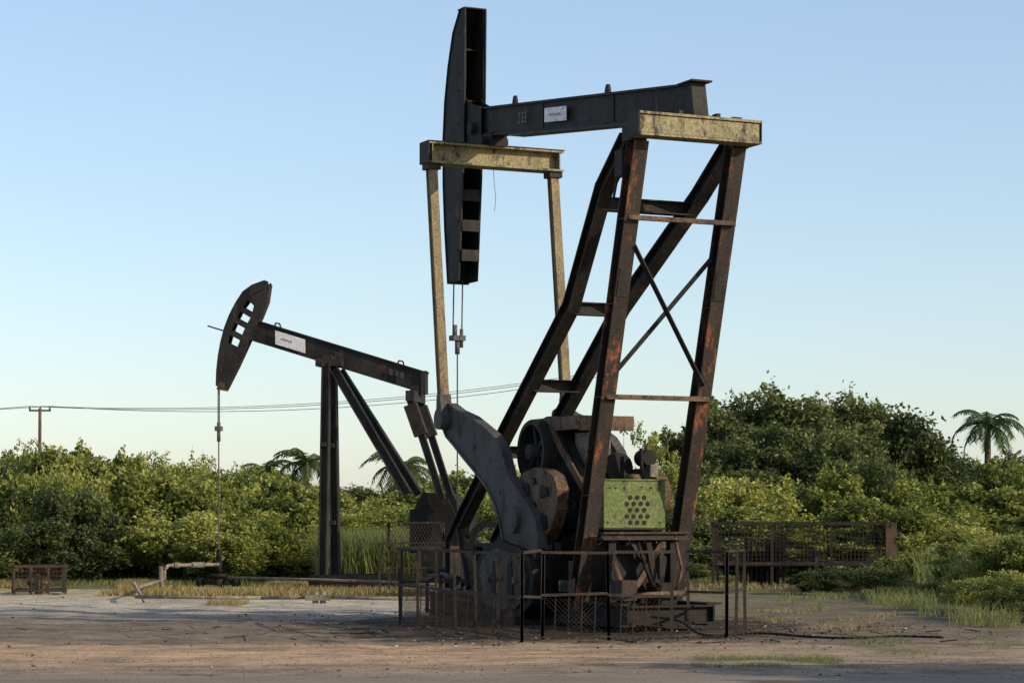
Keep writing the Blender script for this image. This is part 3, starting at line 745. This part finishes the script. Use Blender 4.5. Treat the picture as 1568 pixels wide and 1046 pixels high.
def grass(name, pts, h, w, mat, lean=0.25):
    n=len(pts); P0=np.array(pts,float)
    a=RNG.uniform(0,2*math.pi,n); dx=np.stack([np.cos(a),np.sin(a),np.zeros(n)],1)
    H=(h*RNG.uniform(.4,1.15,n) if np.ndim(h)==0 else h)[:,None]
    ln=RNG.normal(size=(n,3))*lean*H; ln[:,2]=0
    W=w*RNG.uniform(.6,1.3,n)[:,None]; up=np.array([0,0,1.0])
    V=np.stack([P0-dx*W,P0+dx*W,P0+dx*W*.7+up*H*.6+ln*.4,P0-dx*W*.7+up*H*.6+ln*.4,P0+up*H+ln+dx*W*.1,P0+up*H+ln-dx*W*.1],1).reshape(-1,3)
    i=np.arange(n)[:,None]*6
    F=np.concatenate([i+np.array([[0,1,2,3]]),i+np.array([[3,2,4,5]])],0)
    t=np.clip(RNG.normal(.45,.2,n),0,1); me=quads_mesh(name,V,F,np.zeros(2*n),np.concatenate([t,t]),[mat])
    o=bpy.data.objects.new(name,me); COL.objects.link(o); return o
def patch(n,x0,x1,y0,y1,thr=0.0,sc=0.6,seed=0):
    out=[]
    while len(out)<n:
        x=random.uniform(x0,x1); y=random.uniform(y0,y1)
        if mnoise.noise(Vector((x*sc,y*sc*0.6,seed)))>thr: out.append((x,y,0))
    return out
grass('reed_grass',patch(9500,-4.9,-1.5,58,61,-1),1.35,0.015,F_REED,0.18)
grass('reed_grass',patch(2600,9.2,16,48,56,0.1,0.7,3)+patch(4500,10.5,17,57,62,-1),0.95,0.012,F_REED,0.3)
grass('tall_grass',patch(3600,7.0,12,35,46,0.15,0.9,9),0.36,0.006,F_REED,0.4)
grass('dry_grass',patch(11000,-9.0,-1.2,50.5,58,0.05,0.5,1)+patch(4500,-14,-8,54,60,0.1,0.5,5)+patch(1500,2.5,9,52,58,0.1,0.7,6),0.18,0.011,F_DRY,0.45)
grass('dry_grass',patch(1100,-6.3,-5.2,44.5,46.5,0.0,0.9,1)+patch(700,4,9,34,44,0.3,0.9,2),0.10,0.005,F_DRY,0.7)
grass('green_grass',patch(2600,5.5,13,38,52,0.22,0.5,12)+patch(4500,5,14,54,62,0.0,0.5,12)+patch(9000,-16,6,58.5,63,-0.2,0.5,2),0.15,0.010,F_REED,0.45)
grass('green_grass',patch(2200,2.0,4.2,25.6,27.4,0.0,1.3,21)+patch(1600,4.5,7.5,28,33,0.18,0.9,31),0.055,0.003,F_REED,1.0)

# ------------------------------------------------------------------ ground
def axis(segs):
    out=[]
    for a,b_,n in segs: out += list(np.linspace(a,b_,n,endpoint=False))
    return np.array(out+[segs[-1][1]])
gx=axis([(-900,-60,8),(-60,-14,14),(-14,14,112),(14,60,14),(60,900,8)])
gy=axis([(-60,20,8),(20,27,6),(27,64,148),(64,110,10),(110,2500,12)])
V=[]
for y in gy:
    for x in gx:
        z=0.0
        if 27.2<y<64 and abs(x)<14:
            e=min(1,(y-27.2)/2,(64-y)/3,(14-abs(x))/2)
            z=e*(0.04*mnoise.noise(Vector((x*.5,y*.5,0)))+0.03*mnoise.noise(Vector((x*1.7,y*1.7,3)))+0.014*mnoise.noise(Vector((x*4,y*4,5))))-0.01*e
        V.append((x,y,z))
nx=len(gx); Fq=[(j*nx+i,j*nx+i+1,(j+1)*nx+i+1,(j+1)*nx+i) for j in range(len(gy)-1) for i in range(nx-1)]
me=bpy.data.meshes.new('ground'); me.from_pydata(V,[],Fq)
m=bpy.data.materials.new('dirt_ground'); nt,n,l,bs=nodes_of(m)
geo=n.new('ShaderNodeNewGeometry'); sep=n.new('ShaderNodeSeparateXYZ'); l.new(geo.outputs['Position'],sep.inputs[0])
def noise_n(scale,detail=6,rough=.6,vec=None):
    k=n.new('ShaderNodeTexNoise'); k.inputs['Scale'].default_value=scale; k.inputs['Detail'].default_value=detail; k.inputs['Roughness'].default_value=rough
    l.new(vec or geo.outputs['Position'],k.inputs['Vector']); return k
def math_n(op,a,b_=None,c=None):
    k=n.new('ShaderNodeMath'); k.operation=op
    for i,q in enumerate((a,b_,c)):
        if q is None: continue
        if isinstance(q,(int,float)): k.inputs[i].default_value=q
        else: l.new(q,k.inputs[i])
    return k.outputs[0]
def mapping(sc):
    k=n.new('ShaderNodeMapping'); k.inputs['Scale'].default_value=sc; l.new(geo.outputs['Position'],k.inputs['Vector']); return k.outputs[0]
def mul(c1,c2):
    k=n.new('ShaderNodeMixRGB'); k.blend_type='MULTIPLY'; k.inputs['Fac'].default_value=1; l.new(c1,k.inputs['Color1']); l.new(c2,k.inputs['Color2']); return k.outputs[0]
nB=noise_n(1.6,10,.7); nC=noise_n(14,8,.75)
nS=noise_n(1.0,7,.65,mapping((0.16,1.0,1)))
nT=noise_n(2.2,9,.7,mapping((0.22,1.0,1)))
yy_=math_n('MULTIPLY_ADD',math_n('SUBTRACT',nS.outputs['Fac'],0.5),9.0,sep.outputs['Y'])
yn=math_n('DIVIDE',math_n('SUBTRACT',yy_,20.0),50.0)
rL=ramp(n,[(0.05,(0.24,0.19,0.145)),(0.11,(0.29,0.215,0.15)),(0.15,(0.46,0.31,0.19)),(0.19,(0.44,0.295,0.18)),(0.225,(0.22,0.17,0.12)),(0.33,(0.18,0.145,0.105)),(0.41,(0.34,0.285,0.215)),(0.52,(0.47,0.41,0.32)),(0.66,(0.43,0.35,0.20)),(0.8,(0.20,0.19,0.07)),(0.95,(0.06,0.07,0.03))])  # dirt tones by distance; the dark middle band has cast shade painted in
l.new(yn,rL.inputs['Fac'])
rR=ramp(n,[(0.05,(0.21,0.17,0.13)),(0.12,(0.26,0.20,0.145)),(0.17,(0.34,0.25,0.165)),(0.24,(0.20,0.155,0.105)),(0.45,(0.15,0.125,0.08)),(0.6,(0.17,0.145,0.08)),(0.8,(0.09,0.095,0.036)),(0.95,(0.05,0.06,0.025))])
l.new(yn,rR.inputs['Fac'])
xm=n.new('ShaderNodeMapRange'); xm.inputs['From Min'].default_value=-1.0; xm.inputs['From Max'].default_value=3.0
l.new(math_n('MULTIPLY_ADD',math_n('SUBTRACT',nB.outputs['Fac'],0.5),6.0,sep.outputs['X']),xm.inputs['Value'])
mx=n.new('ShaderNodeMixRGB'); l.new(xm.outputs[0],mx.inputs['Fac']); l.new(rL.outputs[0],mx.inputs['Color1']); l.new(rR.outputs[0],mx.inputs['Color2'])
r1=ramp(n,[(0.3,(0.55,0.55,0.55)),(0.5,(0.97,0.97,0.97)),(0.7,(1.35,1.32,1.28))]); l.new(nB.outputs['Fac'],r1.inputs['Fac'])
r2=ramp(n,[(0.3,(0.55,0.55,0.55)),(0.7,(1.4,1.4,1.4))]); l.new(nC.outputs['Fac'],r2.inputs['Fac'])
r3=ramp(n,[(0.36,(0.6,0.585,0.56)),(0.5,(1,1,1)),(0.66,(1.2,1.17,1.12))]); l.new(nT.outputs['Fac'],r3.inputs['Fac'])
cc=mul(mul(mul(mx.outputs[0],r1.outputs[0]),r2.outputs[0]),r3.outputs[0])
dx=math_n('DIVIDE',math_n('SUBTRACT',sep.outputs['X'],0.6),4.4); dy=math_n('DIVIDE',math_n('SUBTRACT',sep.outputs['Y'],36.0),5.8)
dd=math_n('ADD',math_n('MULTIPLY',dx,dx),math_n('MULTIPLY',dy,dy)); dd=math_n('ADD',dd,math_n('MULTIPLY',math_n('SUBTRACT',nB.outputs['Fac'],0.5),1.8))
ro=ramp(n,[(0.45,(0.27,0.24,0.22)),(1.0,(1,1,1))]); l.new(dd,ro.inputs['Fac'])  # painted shade: darkens the ground colour around the large pumpjack's base
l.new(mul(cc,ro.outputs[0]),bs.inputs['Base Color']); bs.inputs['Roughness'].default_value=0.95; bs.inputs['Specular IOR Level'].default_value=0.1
bp=n.new('ShaderNodeBump'); bp.inputs['Strength'].default_value=0.6; bp.inputs['Distance'].default_value=0.025
l.new(nC.outputs['Fac'],bp.inputs['Height']); l.new(bp.outputs[0],bs.inputs['Normal'])
me.materials.append(m); me.polygons.foreach_set('use_smooth',[True]*len(me.polygons))
g=bpy.data.objects.new('ground',me); COL.objects.link(g)

# compacted earth road with a ragged edge
V=[];F=[]; xs=np.linspace(-60,60,900)
for i,x in enumerate(xs):
    e=24.3+0.5*mnoise.noise(Vector((x*.3,0,0)))+0.4*mnoise.noise(Vector((x*1.7,2,0)))+0.3*mnoise.noise(Vector((x*6,5,0)))
    V += [(x,12,0.004),(x,e-0.5,0.004),(x,e,0.004)]
for i in range(len(xs)-1):
    a=3*i; F += [(a,a+3,a+4,a+1),(a+1,a+4,a+5,a+2)]
me=bpy.data.meshes.new('dirt_road'); me.from_pydata(V,[],F)
m=bpy.data.materials.new('compacted_earth'); nt,n,l,bs=nodes_of(m)
geo=n.new('ShaderNodeNewGeometry'); nA=noise_n(0.9,9,.7,mapping((0.35,1.2,1))); nC=noise_n(35,6,.8)
r=ramp(n,[(0.3,(0.155,0.13,0.105)),(0.5,(0.22,0.18,0.14)),(0.68,(0.31,0.23,0.165))]); l.new(nA.outputs['Fac'],r.inputs['Fac'])
r2=ramp(n,[(0.3,(0.6,0.6,0.6)),(0.7,(1.4,1.4,1.4))]); l.new(nC.outputs['Fac'],r2.inputs['Fac'])
l.new(mul(r.outputs[0],r2.outputs[0]),bs.inputs['Base Color']); bs.inputs['Roughness'].default_value=0.95; bs.inputs['Specular IOR Level'].default_value=0.1
bp=n.new('ShaderNodeBump'); bp.inputs['Strength'].default_value=0.5; bp.inputs['Distance'].default_value=0.01; l.new(nC.outputs['Fac'],bp.inputs['Height']); l.new(bp.outputs[0],bs.inputs['Normal'])
me.materials.append(m); o=bpy.data.objects.new('dirt_road',me); COL.objects.link(o)

ico=[(0,0,1),(.9,0,.1),(.28,.85,0),(-.72,.53,.1),(-.72,-.53,0),(.28,-.85,.1),(0,0,-.6)]
icf=[(0,1,2),(0,2,3),(0,3,4),(0,4,5),(0,5,1),(6,2,1),(6,3,2),(6,4,3),(6,5,4),(6,1,5)]
def stones(name,gen,mats,pick):
    V=[];F=[];M=[]
    for x,y,s in gen:
        o=len(V); a=random.uniform(0,6.28); ca,sa=math.cos(a),math.sin(a)
        for p in ico:
            q=[c_*s*random.uniform(.7,1.3) for c_ in p]; V.append((x+q[0]*ca-q[1]*sa,y+q[0]*sa+q[1]*ca,q[2]*.6+s*.1+0.003))
        F += [tuple(o+k for k in f) for f in icf]; M += [random.choice(pick)]*10
    me=bpy.data.meshes.new(name); me.from_pydata(V,[],F)
    for mm in mats: me.materials.append(mm)
    me.polygons.foreach_set('material_index',M); o=bpy.data.objects.new(name,me); COL.objects.link(o)
def gen1():
    for i in range(7500):
        y=23.5+(random.random()**1.1)*28; yield random.uniform(-0.24,0.26)*y,y,random.uniform(.004,.015)*(1 if random.random()<.975 else 2.6)
stones('gravel',gen1(),(M_CONC,M_PIPE,M_RUST),(0,0,0,1,1,2))
def gen2():
    for i in range(800):
        k=random.random()
        if k<.5: x=random.gauss(4.6,1.4); y=random.gauss(34.8,1.6)
        elif k<.75: x=random.gauss(1.2,2.0); y=random.gauss(31.2,0.8)
        else: x=random.gauss(-2.5,1.5); y=random.gauss(37,2.5)
        yield x,y,random.uniform(.008,.035)
stones('rubble',gen2(),(M_CONC,M_DARK,M_RUST,M_WHITE),(0,)*16+(1,)*6+(2,)*12+(3,))
b=MB()
for i in range(60):
    x=random.choice((random.gauss(4.4,1.3),random.gauss(0.5,2.5),random.gauss(-3,2))); y=random.uniform(30.5,36.5); a=random.uniform(0,3.14); L_=random.uniform(.08,.4)
    b.tube((x,y,0.012),(x+L_*math.cos(a),y+L_*math.sin(a),random.uniform(.01,.06)),random.uniform(.004,.012),n=5,mi=random.choice((0,1)))
b.obj('sticks',[M_BARK,M_DARK])

# ------------------------------------------------------------------ light, sky, camera
SUN_EL=math.radians(22); sd=Vector((0.90,-0.43,0)).normalized()
w=bpy.data.worlds.new('World'); scene.world=w; w.use_nodes=True
nt=w.node_tree; bg=nt.nodes['Background']; sk=nt.nodes.new('ShaderNodeTexSky'); sk.sky_type='NISHITA'
sk.sun_disc=False; sk.sun_elevation=SUN_EL; sk.sun_rotation=math.atan2(sd.x,sd.y)
sk.air_density=1.0; sk.dust_density=0.7; sk.ozone_density=2.2; sk.altitude=0
vm=nt.nodes.new('ShaderNodeVectorMath'); vm.operation='MULTIPLY_ADD'
vm.inputs[1].default_value=(1.02,0.98,0.95); vm.inputs[2].default_value=(1.0,1.22,1.60)   # tints and brightens the sky; flat haze glow added in colour
nt.links.new(sk.outputs[0],vm.inputs[0]); nt.links.new(vm.outputs[0],bg.inputs['Color']); bg.inputs['Strength'].default_value=0.145
L=bpy.data.lights.new('sun','SUN'); L.energy=4.8; L.angle=math.radians(0.5); L.color=(1.0,0.84,0.62)
lo=bpy.data.objects.new('sun',L); COL.objects.link(lo)
sv=Vector((sd.x*math.cos(SUN_EL),sd.y*math.cos(SUN_EL),math.sin(SUN_EL)))
lo.rotation_euler=(-sv).to_track_quat('-Z','Y').to_euler(); lo.location=sv*50
cd=bpy.data.cameras.new('camera'); co=bpy.data.objects.new('camera',cd); COL.objects.link(co)
co.location=(0,0,1.6); co.rotation_euler=(math.radians(90),0,0)
cd.sensor_width=36; cd.lens=3550/1568*36; cd.shift_y=277/1568; cd.clip_end=5000; cd.clip_start=0.1
scene.camera=co
scene.view_settings.view_transform='Standard'; scene.view_settings.look='None'; scene.view_settings.exposure=0
